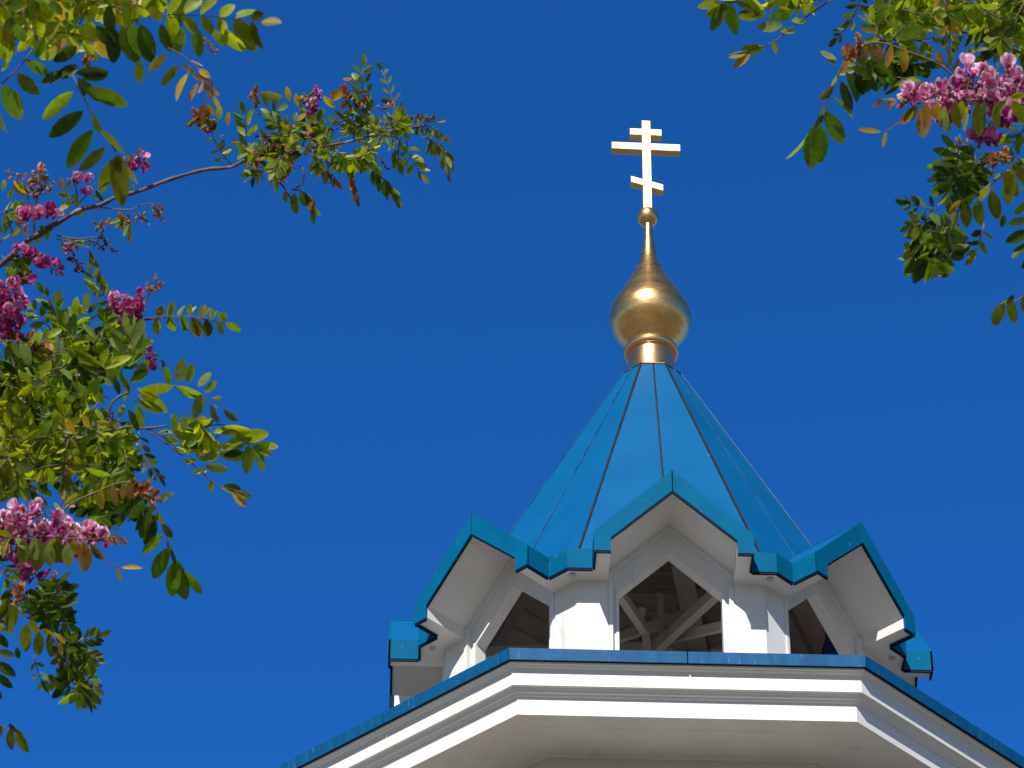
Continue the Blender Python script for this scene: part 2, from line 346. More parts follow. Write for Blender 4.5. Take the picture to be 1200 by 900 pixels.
def cbar(x0, z0, x1, z1, wv, hd):
    a = Vector((x0, 0, z0)); b = Vector((x1, 0, z1)); d = (b-a).normalized(); nn = Vector((-d.z, 0, d.x))*wv/2 if abs(d.z) > .5 else Vector((0, 0, wv/2))
    lo = [a-nn, b-nn, b+nn, a+nn]
    m_ = MB(); m_.prism([cz+cr@(q+Vector((0, -hd, 0))) for q in lo], [cz+cr@(q+Vector((0, hd, 0))) for q in lo]); return m_
cross = cbar(0, 8.24, .004, 9.562, .098, .052).build('cross', GOLD3, tower, .004)
for x0, z0, x1, z1, wv in ((-.182, 9.390, .178, 9.390, .094), (-.392, 9.168, .386, 9.168, .102), (-.182, 8.668, .180, 8.556, .092)):
    cbar(x0, z0, x1, z1, wv, .0495).build('crossbar', GOLD3, cross, .004)
#TREES
# ------------------------------------------------------------------ rose acacia trees in the foreground
def leafmat(name, base, trans, var=.32, rough=.42, tr=.5):
    m = bpy.data.materials.new(name); m.use_nodes = True; n = m.node_tree.nodes; l = m.node_tree.links
    b = n['Principled BSDF']; o_ = n['Material Output']
    ge = n.new('ShaderNodeNewGeometry')
    mr_ = n.new('ShaderNodeMapRange'); mr_.inputs[3].default_value = 1-var; mr_.inputs[4].default_value = 1+var*1.3
    l.new(ge.outputs['Random Per Island'], mr_.inputs[0])
    tc = n.new('ShaderNodeTexCoord'); no = n.new('ShaderNodeTexNoise'); no.inputs['Scale'].default_value = 90; no.inputs['Detail'].default_value = 3
    l.new(tc.outputs['Object'], no.inputs[0])
    m2 = n.new('ShaderNodeMapRange'); m2.inputs[1].default_value = .3; m2.inputs[2].default_value = .7; m2.inputs[3].default_value = .8; m2.inputs[4].default_value = 1.2; l.new(no.outputs[0], m2.inputs[0])
    mu = n.new('ShaderNodeMath'); mu.operation = 'MULTIPLY'; l.new(mr_.outputs[0], mu.inputs[0]); l.new(m2.outputs[0], mu.inputs[1])
    hs = n.new('ShaderNodeHueSaturation'); hs.inputs['Color'].default_value = (*base, 1); l.new(mu.outputs[0], hs.inputs['Value'])
    m3 = n.new('ShaderNodeMapRange'); m3.inputs[3].default_value = .475; m3.inputs[4].default_value = .515
    w2 = n.new('ShaderNodeMath'); w2.operation = 'MULTIPLY'; w2.inputs[1].default_value = 7.31; l.new(ge.outputs['Random Per Island'], w2.inputs[0])
    w3 = n.new('ShaderNodeMath'); w3.operation = 'FRACT'; l.new(w2.outputs[0], w3.inputs[0]); l.new(w3.outputs[0], m3.inputs[0]); l.new(m3.outputs[0], hs.inputs['Hue'])
    l.new(hs.outputs[0], b.inputs['Base Color']); b.inputs['Roughness'].default_value = rough; b.inputs['Specular IOR Level'].default_value = .25
    t = n.new('ShaderNodeBsdfTranslucent'); hs2 = n.new('ShaderNodeHueSaturation'); hs2.inputs['Color'].default_value = (*trans, 1); l.new(mu.outputs[0], hs2.inputs['Value']); l.new(hs2.outputs[0], t.inputs[0])
    mx = n.new('ShaderNodeMixShader'); mx.inputs[0].default_value = tr; l.new(b.outputs[0], mx.inputs[1]); l.new(t.outputs[0], mx.inputs[2]); l.new(mx.outputs[0], o_.inputs[0])
    return m
LEAF = [leafmat('leaf_green', (.10, .18, .008), (.30, .44, .008)),
        leafmat('leaf_yellow_green', (.24, .29, .008), (.60, .66, .010)),
        leafmat('leaf_dark_green', (.040, .075, .005), (.09, .14, .006)),
        leafmat('leaf_pale_green', (.19, .255, .055), (.26, .34, .03), tr=.32),
        leafmat('leaf_bronze', (.34, .17, .045), (.50, .24, .04)),
        leafmat('leaf_golden', (.52, .36, .02), (.65, .42, .02)),
        leafmat('leaf_olive', (.13, .15, .010), (.26, .27, .010))]
LC = dict(g=0, y=1, d=2, l=3, o=4, w=5, v=6)
PETAL = [leafmat('petal_pale_pink', (.78, .30, .50), (.80, .24, .45), var=.18, rough=.5, tr=.35),
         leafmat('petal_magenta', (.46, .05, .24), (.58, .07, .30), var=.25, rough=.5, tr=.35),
         leafmat('petal_deep_purple', (.13, .02, .07), (.16, .02, .10), var=.3, rough=.5, tr=.25),
         leafmat('petal_withered', (.36, .17, .06), (.50, .24, .08), var=.35, rough=.6, tr=.3),
         leafmat('calyx_green', (.16, .16, .03), (.2, .2, .03)),
         leafmat('petal_rim_white_pink', (.86, .62, .70), (.85, .50, .62), var=.1, rough=.5, tr=.35)]
BARK = mat('acacia_bark', (.115, .078, .078), .8, var=.35, scale=14, bump=.5, bscale=60, dirt=((.30, .26, .23), 30, .55, .7))
TWIG = mat('reddish_twig', (.13, .085, .05), .7, var=.3, scale=20)
BARKT = mat('trunk_bark', (.15, .12, .095), .9, var=.35, scale=6, bump=1., bscale=14, dscale=(1, 1, .25))

rng = random.Random(11)
STN = [(0, 0.), (.12, .50), (.34, .92), (.56, 1.0), (.78, .78), (.92, .42), (1., 0.)]
def leaflet(mb, p, d, nrm, Lm, Wm, mi, fold=None, arch=None):
    """one blade: folded along the midrib, arching towards its tip"""
    d = d.normalized(); b = nrm.cross(d)
    if b.length < 1e-4: b = CR.cross(d)
    b = b.normalized(); nn = d.cross(b).normalized()
    fold = rng.uniform(-.05, .55) if fold is None else fold
    arch = rng.uniform(-.12, .38) if arch is None else arch
    skew = rng.uniform(-.12, .12); wv = rng.uniform(-.1, .1)
    vs_ = []
    for i, (t, ww) in enumerate(STN):
        c = p + d*(Lm*t*(1-.12*abs(arch))) - nn*(arch*Lm*t*t) + b*(skew*Lm*t*t)
        if ww == 0: vs_.append(c); continue
        hw = ww*Wm/2
        vs_ += [c-b*hw+nn*hw*(fold+wv*math.sin(6*t)), c, c+b*hw+nn*hw*(fold-wv*math.sin(5*t+1))]
    f = [[0, 2, 1], [0, 3, 2]]
    for k in range(4):
        a = 1+3*k; f += [[a, a+1, a+4, a+3], [a+1, a+2, a+5, a+4]]
    a = 13; f += [[a, a+1, 16], [a+1, a+2, 16]]
    mb.add(vs_, f, mi, True)

class Branch:
    """a limb with its leaves and flowers, laid out round a given distance from where the photographer stood"""
    def __init__(s, depth, tf=None, pref=None):
        s.d = depth; s.tf = tf; s.wood = MB(); s.fol = MB(); s.fl = []; s.k = 1.0 if tf is None else 1.09
    def T(s, x, y): return (x, y) if s.tf is None else s.tf(x, y)
    def pt(s, x, y, dz=0):
        x, y = s.T(x, y); return at(x, y, s.d+dz)
    def m(s): return s.d/FPX*s.k
    def vec(s, dx, dy, dz=0):
        if s.tf: dx = -dx*1.06
        return CR*dx - CU*dy + CF*dz
    def skip(s, pts): return s.tf is not None and max(s.T(*q)[1] for q in pts) < -30
    def bark(s, pts, r0, r1, z0=0, z1=0, mi=0):
        if s.skip(pts): return
        P_ = []
        n = len(pts)
        for i, q in enumerate(pts): P_.append(s.pt(*q, z0+(z1-z0)*i/max(1, n-1)))
        cv = [tuple(v) for v in P_]
        if n > 2: cv = cat(cv, 4)
        m_ = len(cv); rr = [(r0+(r1-r0)*i/(m_-1))*s.m()*(1+.14*math.sin(i*2.3)+.08*math.sin(i*5.1)) for i in range(m_)]
        s.wood.tube(cv, rr, 7, mi)
    def leaf(s, x0, y0, x1, y1, n=5, L=18, c='g', mode='p', dz=0, bend=0, W=.46, sz=None, term=True, roll=None, stalk=.12):
        """compound leaf: rachis from (x0,y0) to (x1,y1), n leaflet pairs of L px"""
        if s.skip([(x0, y0), (x1, y1)]): return
        ln = math.hypot(x1-x0, y1-y0) or 1; ux, uy = (x1-x0)/ln, (y1-y0)/ln; px_, py_ = -uy, ux
        slope = rng.uniform(-.35, .35)*ln*s.d/FPX if sz is None else sz
        def rp(t):
            o_ = bend*4*t*(1-t); return (x0+(x1-x0)*t+px_*o_, y0+(y1-y0)*t+py_*o_)
        def r3(t): return s.pt(*rp(t), dz+slope*(t-.3))
        s.fol.tube([r3(t) for t in (0, .25, .5, .75, 1)], [s.m()*.95, s.m()*.85, s.m()*.7, s.m()*.6, s.m()*.45], 4, 7)
        g0 = rng.gauss(0, .35); cols = c
        base_roll = rng.gauss(0, .55) if roll is None else roll
        for i in range(n):
            t = stalk+(1-stalk)*(i+.35)/n if n > 0 else .5
            a, b_ = rp(max(0, t-.04)), rp(min(1, t+.04)); tl = math.hypot(b_[0]-a[0], b_[1]-a[1]) or 1; tx, ty = (b_[0]-a[0])/tl, (b_[1]-a[1])/tl
            size = (.80+.28*math.sin(math.pi*min(1, .15+.8*i/max(1, n-1))) if n > 1 else 1)*rng.uniform(.85, 1.12)
            for sg in (-1, 1):
                if rng.random() < .04: continue
                jit = rng.gauss(0, .14)
                if mode == 'p':
                    an = (1.08-.45*t+jit)*sg; dx = tx*math.cos(an)-ty*math.sin(an); dy = tx*math.sin(an)+ty*math.cos(an)
                elif mode == 'h':
                    dx = .16*sg+.25*tx+jit; dy = 1.
                elif mode == 'u':
                    dx = .2*sg+.3*tx+jit; dy = -1.
                elif mode == 'd':                                    # pairs pointing along and drooping
                    an = (1.0-.3*t+jit)*sg; dx = tx*math.cos(an)-ty*math.sin(an); dy = tx*math.sin(an)+ty*math.cos(an)+.7
                elif mode == 'L': 
                    if sg > 0: continue
                    an = (1.1-.4*t+jit)*sg; dx = tx*math.cos(an)-ty*math.sin(an); dy = tx*math.sin(an)+ty*math.cos(an)
                elif mode == 'R':
                    if sg < 0: continue
                    an = (1.1-.4*t+jit)*sg; dx = tx*math.cos(an)-ty*math.sin(an); dy = tx*math.sin(an)+ty*math.cos(an)
                q = math.hypot(dx, dy); dx /= q; dy /= q
                d3 = s.vec(dx, dy, rng.gauss(0, .22)+.25*sg*math.sin(base_roll))
                nrm = -CF
                rl = base_roll*sg*.7 + g0 + rng.gauss(0, .42)
                if mode in 'hu': rl = rng.choice((-1, 1))*rng.uniform(.2, 1.0)
                nrm = Matrix.Rotation(rl, 3, d3.normalized()) @ nrm
                cc = cols[rng.randrange(len(cols))]
                p = s.pt(*rp(t), dz+slope*(t-.3))
                st = d3.normalized()*L*.06*s.m()
                leaflet(s.fol, p+st, d3, nrm, L*size*s.m(), L*size*W*s.m()*rng.uniform(.78, 1.18), LC[cc])
        if term:
            t = 1.; a, b_ = rp(.93), rp(1.); tl = math.hypot(b_[0]-a[0], b_[1]-a[1]) or 1
            dx, dy = (b_[0]-a[0])/tl, (b_[1]-a[1])/tl+(.3 if mode in 'hd' else 0)
            d3 = s.vec(dx, dy, rng.gauss(0, .2)); nrm = Matrix.Rotation(g0+rng.gauss(0, .4), 3, d3.normalized()) @ (-CF)
            leaflet(s.fol, s.pt(*rp(1), dz+slope*.7), d3, nrm, L*.95*s.m(), L*W*s.m(), LC[cols[-1]])
    def one(s, x0, y0, x1, y1, c='g', W=.48, dz=0, roll=None, tilt=0):
        """a single leaflet from base to tip"""
        if s.skip([(x0, y0), (x1, y1)]): return
        d3 = s.vec(x1-x0, y1-y0, tilt*math.hypot(x1-x0, y1-y0)); Lm = math.hypot(x1-x0, y1-y0)*s.m()*1.03
        nrm = Matrix.Rotation(rng.gauss(0, .5) if roll is None else roll, 3, d3.normalized()) @ (-CF)
        leaflet(s.fol, s.pt(x0, y0, dz), d3, nrm, Lm, Lm*W*.88, LC[c], fold=rng.uniform(-.05, .45), arch=rng.uniform(-.08, .22))
    def fill(s, poly, cnt, L, c, ln=(40, 75), dzr=(-.1, .5), dirs=None, n=(3, 5), W=.47):
        xs = [q[0] for q in poly]; ys = [q[1] for q in poly]; k = 0; tries = 0; cnt = int(cnt*1.75)
        def inside(x, y):
            r_ = False
            for i in range(len(poly)):
                (xa, ya), (xb, yb) = poly[i], poly[i-1]
                if (ya > y) != (yb > y) and x < (xb-xa)*(y-ya)/(yb-ya)+xa: r_ = not r_
            return r_
        while k < cnt and tries < cnt*60:
            tries += 1
            x, y = rng.uniform(min(xs), max(xs)), rng.uniform(min(ys), max(ys))
            a = rng.uniform(0, 2*math.pi) if dirs is None else rng.gauss(*dirs)
            l_ = rng.uniform(*ln); x1, y1 = x+l_*math.cos(a), y+l_*math.sin(a)*.9
            if not (inside(x, y) and inside(x1, y1)): continue
            k += 1
            s.leaf(x, y, x1, y1, rng.randint(*n), L*rng.uniform(.8, 1.15), rng.choice(c), rng.choice('pppdh'), rng.uniform(*dzr), rng.uniform(-6, 6), W)
    def flower(s, x0, y0, x1, y1, cnt, size, rad, kind, dz=0, bend=0, label=None):
        """a raceme: pea blossoms round a stalk"""
        if s.skip([(x0, y0), (x1, y1)]): return
        mb = MB(); ln = math.hypot(x1-x0, y1-y0) or 1
        px_, py_ = -(y1-y0)/ln, (x1-x0)/ln
        def rp(t): o_ = bend*4*t*(1-t); return (x0+(x1-x0)*t+px_*o_, y0+(y1-y0)*t+py_*o_)
        mb.tube([s.pt(*rp(t), dz) for t in (0, .33, .66, 1)], [s.m()*1.0, s.m()*.9, s.m()*.7, s.m()*.4], 5, 4)
        for i in range(cnt):
            t = (i+rng.random())/cnt; a = rng.uniform(0, 2*math.pi); rr = rad*(1-.45*t)*rng.uniform(.35, 1.0)
            q = rp(t); base = s.pt(q[0], q[1], dz)
            off = CR*math.cos(a)+CF*math.sin(a)*.9 - CU*.35 if kind != 'up' else CR*math.cos(a)+CF*math.sin(a)+CU*.3
            off = (off + Vector((0, 0, rng.gauss(0, .35)))).normalized()
            p = base+off*rr*s.m(); fsz = size*s.m()*rng.uniform(.75, 1.15)
            ax = (off*.6 + CU*rng.gauss(-.15, .4) - CF*rng.uniform(.2, 1.2) + CR*rng.gauss(0, .45)).normalized()
            blossom(mb, base if rng.random() < .5 else base+off*rr*s.m()*.3, p, ax, fsz, kind, t)
        s.fl.append((mb, label))

def blossom(mb, root, p, ax, z, kind, t):
    up = (Vector((0, 0, 1)) - ax*ax.z); up = up.normalized() if up.length > .05 else CR
    sd = ax.cross(up).normalized()
    if kind in ('pink', 'mag') and rng.random() < .06: kind = 'dry'; z *= .75
    k0, k1 = {'pink': (0, 1), 'mag': (1, 1), 'bud': (2, 2), 'dry': (3, 3)}[kind]
    if kind == 'mag' and rng.random() < .38: k0 = 0
    if kind == 'pink' and rng.random() < .30: k0 = 1
    if kind == 'pink' and t > .9: k0 = k1 = 1
    mb.tube([root, root.lerp(p, .5)+up*z*.05, p], z*.035, 4, 4, False)                 # stalk
    mb.tube([p, p+ax*z*.16, p+ax*z*.28], [z*.06, z*.13, z*.10], 6, 4 if kind not in ('bud',) else 2)
    if kind == 'bud' or rng.random() < .12:
        mb.tube([p+ax*z*.2, p+ax*z*.45+up*z*.04, p+ax*z*.75+up*z*.03, p+ax*z*.95], [z*.10, z*.17, z*.14, z*.03], 7, k1)
        return
    # banner: a round petal standing up and curling back over its rim
    c = p+ax*z*.3; nu, nv = 7, 5; vs_ = []; curl = rng.uniform(.05, .7); cup = rng.uniform(-.25, .55); ph = rng.uniform(0, 6)
    lean = rng.uniform(-.1, .5); bu = (up+ax*lean).normalized(); bn = (ax-up*lean).normalized()
    for j in range(nv):
        v = j/(nv-1)
        for i in range(nu):
            u = (i/(nu-1)-.5)*2
            wd = (math.sqrt(max(0, 1-(v*1.75-.95)**2))*.56 if v > .03 else .12)*(.5 if kind == 'dry' else 1)
            h = v*.98*(1-.12*u*u) - (.10*v*max(0, 1-abs(u)*3))
            vs_.append(c + sd*u*wd*z + bu*h*z + bn*z*(cup*u*u*wd*1.6*(1-v*.4) - curl*v*v*.5 + .13*math.sin(4*u+v*2+ph)*v + rng.gauss(0, .035)*v))
    fs = [[j*nu+i, j*nu+i+1, (j+1)*nu+i+1, (j+1)*nu+i] for j in range(nv-1) for i in range(nu-1)]
    o_ = len(mb.f); mb.add(vs_, fs, k0, rng.random() < .4)
    if kind in ('pink', 'mag'):
        rim = 5 if kind == 'pink' or rng.random() < .35 else k0
        for fi in range(18, 24): mb.m[o_+fi] = rim
        if kind == 'pink':
            for j in range(nv-1): mb.m[o_+j*6] = rim; mb.m[o_+j*6+5] = rim
    for fi in (range(6) if kind != 'pink' else (2, 3)): mb.m[o_+fi] = 1 if kind == 'pink' else k1                                                # deeper colour at the throat
    for sg in (-1, 1):                                                                  # wings
        q = [c+sd*sg*z*.06, c+ax*z*.30+sd*sg*z*.20+up*z*.12, c+ax*z*.62+sd*sg*z*.20+up*z*.02, c+ax*z*.55+sd*sg*z*.10-up*z*.20, c+ax*z*.2+sd*sg*z*.08-up*z*.16]
        m_ = sum(q, Vector())/5+sd*sg*z*.07
        mb.add(q+[m_], [[i, (i+1) % 5, 5] for i in range(5)], k0 if rng.random() < (.75 if kind == 'pink' else .5) else k1, True)
    mb.tube([c-up*z*.03, c+ax*z*.3-up*z*.12, c+ax*z*.55-up*z*.04, c+ax*z*.62+up*z*.08], [z*.05, z*.12, z*.10, z*.02], 6, k0 if kind == 'pink' and rng.random() < .6 else k1)   # keel

# ---- the pieces of the left tree, in photo pixels
def top_branch(B):
    B.bark([(-60, -60), (0, -18), (20, 5), (32, 30), (46, 47), (60, 58)], 3.2, 1.6)
    B.bark([(-20, -12), (60, 0), (95, 1), (103, 9)], 2.2, 1.2, .1, .1)
    B.bark([(100, -20), (140, -4), (160, 14), (170, 18)], 1.8, 1.2)
    B.leaf(165, 17, 306, 26, 6, 27, 'yyyv', 'p', 0, -3, W=.62, stalk=.16, sz=0)
    for q in ((228, 30, 238, 66, 'g'), (214, 32, 208, 64, 'g'), (256, 32, 288, 58, 'y'), (276, 30, 299, 60, 'y'), (294, 30, 306, 57, 'v'), (250, 34, 258, 52, 'y'), (262, 34, 264, 55, 'y'), (196, 30, 214, 62, 'g'), (188, 28, 200, 60, 'd')): B.one(*q, W=.5, dz=.02)
    for q in ((142, 30, 158, 74, 'g'), (150, 28, 178, 70, 'g'), (130, 30, 140, 72, 'd'), (165, 28, 176, 72, 'd'), (162, 70, 165, 97, 'g'), (112, 30, 135, 55, 'd'), (112, 5, 105, 26, 'y'), (128, 5, 130, 40, 'd'), (150, 0, 148, 34, 'g')): B.one(*q, W=.52, dz=-.03)
    for q in ((195, 63, 175, 83, 'w'),): B.one(*q, W=.42)
    B.leaf(197, 56, 250, 112, 4, 19, 'ow', 'd', 0, -9, W=.40, stalk=.3)
    for q in ((209, 75, 189, 100, 'v'), (221, 86, 202, 115, 'w'), (213, 76, 228, 85, 'w'), (225, 87, 243, 96, 'o'), (236, 97, 248, 108, 'o'), (232, 98, 221, 118, 'o')): B.one(*q, W=.38)
    # long drooping leaf in the middle
    B.fol.tube([B.pt(84, 86), B.pt(97, 112), B.pt(111, 138), B.pt(124, 158), B.pt(136, 178)], B.m()*1.0, 5, 7)
    for q in ((86, 107, 47, 134, 'g'), (98, 130, 57, 160, 'd'), (109, 152, 75, 193, 'g'), (123, 172, 96, 202, 'v'), (108, 132, 118, 156, 'g'), (117, 152, 142, 182, 'v'), (92, 90, 100, 112, 'd'), (98, 104, 149, 120, 'g'), (96, 92, 126, 88, 'd'), (88, 85, 126, 82, 'd'), (94, 92, 112, 118, 'd'),
              (135, 182, 141, 241, 'v'), (132, 186, 116, 226, 'v'), (140, 184, 158, 216, 'v'), (138, 180, 150, 228, 'v')): B.one(*q, W=.40, dz=-.05)
    B.fol.tube([B.pt(44, 50), B.pt(30, 70), B.pt(15, 86), B.pt(2, 98)], B.m()*1.0, 5, 7)
    for q in ((30, 70, 56, 88, 'g'), (20, 86, 44, 111, 'v'), (2, 100, 28, 137, 'g'), (48, 98, 79, 84, 'd'), (66, 92, 92, 78, 'd'), (-8, 110, 2, 156, 'g'), (62, 72, 90, 56, 'd'), (58, 64, 78, 46, 'o'), (2, 84, 16, 60, 'y'), (20, 60, 42, 38, 'y'), (50, 52, 70, 26, 'y'), (0, 70, -4, 44, 'y')): B.one(*q, W=.55, dz=-.02)
    B.fill([(-40, -40), (200, -40), (190, 20), (125, 42), (110, 75), (70, 62), (30, 45), (-30, 70)], 30, 27, ['yg', 'yyg', 'gy', 'yw', 'y', 'yy'], (35, 70), (-.05, .4), n=(2, 4), W=.55)
    B.fill([(170, -45), (245, -45), (215, 22), (165, 22)], 5, 24, ['yyg', 'yw'], (25, 45), (.0, .3), n=(2, 3), W=.6)
    B.flower(100, 62, 106, 72, 5, 11, 4, 'dry', .0); B.flower(245, 48, 248, 62, 4, 7, 2, 'dry')

def long_branch(B):
    B.bark([(-60, 350), (-20, 322), (0, 311), (30, 284), (60, 266), (92, 247), (118, 240), (138, 230), (160, 225), (200, 210), (240, 199), (270, 196), (290, 187), (330, 180), (352, 175), (372, 172), (400, 168), (416, 164), (440, 158), (464, 152), (484, 150), (500, 146)], 3.3, 1.0)
    W_ = .44
    B.leaf(287, 190, 286, 134, 5, 17, 'yg', 'p', 0, 2, W_); B.leaf(335, 178, 316, 136, 4, 15, 'gdl', 'p', .05, 3, W_); B.leaf(272, 194, 246, 148, 4, 14, 'gy', 'p', .03, -4, W_)
    B.leaf(300, 186, 322, 128, 4, 16, 'gl', 'p', .08, 5, W_); B.leaf(352, 174, 322, 138, 4, 13, 'gd', 'p', .1, 4, W_)
    for q in ((256, 141, 258, 123, 'y'), (267, 147, 267, 131, 'w'), (283, 133, 282, 118, 'y'), (303, 109, 331, 116, 'l'), (308, 112, 314, 126, 'y'), (338, 119, 338, 101, 'w'), (300, 135, 316, 133, 'l'), (325, 130, 339, 121, 'l'), (322, 132, 320, 122, 'd'), (218, 149, 231, 138, 'v'), (231, 150, 247, 142, 'g'), (352, 130, 354, 118, 'y'), (349, 124, 345, 110, 'w'), (379, 112, 391, 127, 'w'), (380, 136, 378, 126, 'y'), (383, 137, 396, 142, 'y'), (391, 130, 404, 140, 'v'), (252, 172, 264, 168, 'l'), (260, 180, 272, 176, 'y')): B.one(*q, W=.46)
    B.flower(236, 130, 246, 150, 12, 12, 9, 'dry', .02, label='withered golden brown flower cluster'); B.one(240, 120, 236, 142, 'o', .6); B.one(244, 122, 250, 136, 'w'); B.one(232, 138, 219, 148, 'w')
    B.flower(304, 122, 298, 106, 5, 12, 6, 'dry', label='single withered flower with a pale rim'); B.flower(360, 120, 356, 108, 4, 10, 4, 'dry')
    B.flower(366, 162, 369, 104, 20, 8, 6, 'mag', .01, label='slim upright magenta flower spike'); B.flower(330, 172, 302, 158, 8, 10, 8, 'bud'); B.flower(298, 188, 292, 178, 5, 9, 5, 'mag')
    B.flower(318, 178, 342, 172, 7, 9, 5, 'dry')
    B.leaf(354, 172, 358, 138, 3, 15, 'gd', 'p', .02, 3, .6); B.leaf(370, 172, 372, 142, 4, 15, 'yyg', 'p', .0, -3, .6); B.leaf(385, 170, 374, 150, 3, 14, 'yg', 'p')
    B.leaf(432, 158, 426, 78, 6, 18, 'lvg', 'p', 0, -4, .42); B.leaf(464, 155, 447, 82, 6, 12, 'gv', 'p', .02, 5, .5, term=True); B.leaf(414, 166, 412, 132, 4, 16, 'yyg', 'p', .01, 2, .5)
    B.leaf(440, 160, 398, 112, 4, 15, 'wo', 'd', .03, 8, .5); B.one(405, 102, 390, 118, 'w', .5); B.leaf(425, 84, 413, 92, 2, 12, 'w', 'd', 0, -3)
    B.flower(420, 126, 412, 104, 12, 12, 9, 'dry', label='large withered brown flower'); B.flower(385, 153, 402, 141, 8, 7, 3, 'bud', bend=-3); B.flower(466, 150, 504, 140, 16, 7, 3, 'bud', bend=-9, label='arched raceme of dusky purple buds'); B.flower(446, 128, 460, 124, 4, 7, 3, 'dry')
    B.flower(448, 186, 452, 198, 4, 7, 2, 'bud')
    B.leaf(482, 150, 520, 158, 6, 13, 'gv', 'h', 0, -6, .36); B.leaf(482, 150, 512, 142, 4, 12, 'vl', 'u', .02, -2, .36)
    B.leaf(494, 160, 525, 198, 5, 18, 'lv', 'h', .01, -10, .42); B.leaf(476, 164, 494, 204, 4, 17, 'gyv', 'p', .0, 3, .42); B.leaf(470, 158, 468, 190, 3, 17, 'gyl', 'd', .02, 2); B.leaf(500, 168, 528, 190, 4, 14, 'vl', 'd', .03, -5, .42)
    B.leaf(366, 194, 394, 210, 5, 15, 'vo', 'h', 0, -4, .38); B.leaf(428, 196, 464, 228, 5, 19, 'gv', 'h', .0, -5, .42); B.leaf(440, 202, 460, 220, 3, 13, 'yv', 'R', .01)
    B.bark([(312, 200), (326, 212), (336, 224), (343, 238)], 1.4, .9, mi=1); B.leaf(345, 222, 368, 246, 5, 18, 'vog', 'h', 0, -8, .5); B.one(328, 214, 320, 224, 'g', .6); B.one(334, 224, 334, 237, 'v', .6); B.one(344, 226, 350, 250, 'v', .6)
    B.flower(354, 196, 346, 222, 9, 8, 3, 'bud', bend=-6, label='drooping string of purple buds'); B.flower(332, 186, 330, 212, 9, 13, 6, 'dry', label='hanging withered orange flower cluster')
    B.leaf(412, 188, 414, 222, 4, 16, 'gvo', 'h', .02, 1, .45); B.leaf(412, 200, 418, 232, 3, 12, 'o', 'h', .02)
    B.leaf(424, 172, 436, 192, 3, 19, 'lvg', 'd', .0, 2, .55); B.leaf(360, 176, 386, 192, 4, 14, 'yl', 'p', .02); B.leaf(392, 176, 412, 190, 3, 15, 'gy', 'd'); B.leaf(382, 190, 412, 196, 4, 13, 'yg', 'p', .05)
    B.fill([(278, 150), (352, 140), (352, 205), (300, 212), (280, 200)], 13, 13, ['yg', 'yd', 'yl', 'yw'], (18, 32), (-.1, .2), n=(3, 4))
    B.fill([(352, 150), (470, 130), (480, 175), (430, 205), (352, 198)], 15, 13, ['yg', 'yy', 'yl', 'gy'], (18, 34), (-.1, .2), n=(3, 4))
    # thick end by the frame's left edge
    B.leaf(62, 268, 40, 280, 2, 12, 'y', 'p'); B.one(40, 280, 66, 261, 'y', .34); B.one(38, 282, 60, 268, 'g', .34)
    B.flower(50, 226, 44, 200, 16, 12, 12, 'dry', -.02, label='withered orange flower cluster among green leaves'); B.flower(28, 206, 10, 202, 5, 8, 2, 'dry')
    B.bark([(40, 270), (42, 240), (48, 215)], 1, .7, mi=1); B.bark([(90, 250), (90, 225), (84, 208)], 1.1, .7, mi=1); B.bark([(92, 238), (104, 226), (112, 214)], .9, .6, mi=1); B.bark([(22, 290), (12, 265), (6, 245)], 1, .7, mi=1); B.bark([(40, 276), (36, 245), (26, 208)], .9, .6, mi=1)
    for q in ((36, 228, 16, 213, 'w'), (36, 227, 12, 220, 'w'), (14, 222, 10, 233, 'y'), (20, 246, 26, 234, 'y'), (3, 224, 6, 210, 'l'), (82, 230, 67, 227, 'l'), (86, 236, 70, 246, 'l'), (88, 252, 100, 249, 'y'), (72, 222, 72, 208, 'o'), (78, 222, 84, 212, 'v'), (117, 247, 118, 239, 'y'), (155, 226, 157, 216, 'y'), (122, 236, 112, 224, 'd'), (108, 230, 118, 232, 'y')): B.one(*q, W=.5)
    B.flower(30, 250, 62, 246, 24, 12, 10, 'mag', -.03, label='open magenta flower cluster above the long branch'); B.flower(84, 208, 102, 210, 10, 9, 5, 'mag', label='small pink buds on a thin upright stalk'); B.flower(158, 200, 170, 186, 8, 10, 6, 'mag'); B.flower(100, 227, 102, 224, 3, 8, 2, 'mag'); B.flower(148, 196, 158, 180, 6, 9, 5, 'dry')
    B.flower(22, 288, 66, 312, 30, 10, 9, 'mag', -.03, label='magenta flower cluster hanging below the long branch'); B.leaf(2, 300, 26, 322, 3, 20, 'gd', 'p', .05, 0, .6); B.leaf(10, 300, 24, 308, 2, 16, 'y', 'd')
    B.leaf(58, 312, 68, 318, 2, 10, 'vo', 'p'); B.leaf(34, 262, 24, 268, 2, 14, 'oy', 'p')
    for q in ((126, 258, 112, 268), (118, 262, 122, 272)): B.flower(*q, 4, 8, 3, 'dry')
    B.bark([(118, 243), (150, 246), (168, 240), (180, 238)], .9, .6, mi=1); B.flower(162, 250, 176, 262, 6, 7, 3, 'dry'); B.flower(178, 240, 188, 258, 8, 8, 3, 'dry', bend=-3)
    B.leaf(140, 250, 152, 272, 4, 13, 'ywo', 'h', 0, -3, .42); B.one(148, 254, 127, 264, 'y', .3); B.one(150, 255, 134, 268, 'y', .3); B.flower(140, 252, 160, 262, 6, 7, 3, 'dry')
    B.bark([(66, 276), (90, 280), (118, 278), (130, 284)], 1.0, .7, mi=1); B.flower(116, 277, 137, 296, 11, 7, 2.5, 'bud', label='dark slender raceme of spent buds'); B.flower(106, 280, 123, 292, 8, 7, 2.5, 'bud')
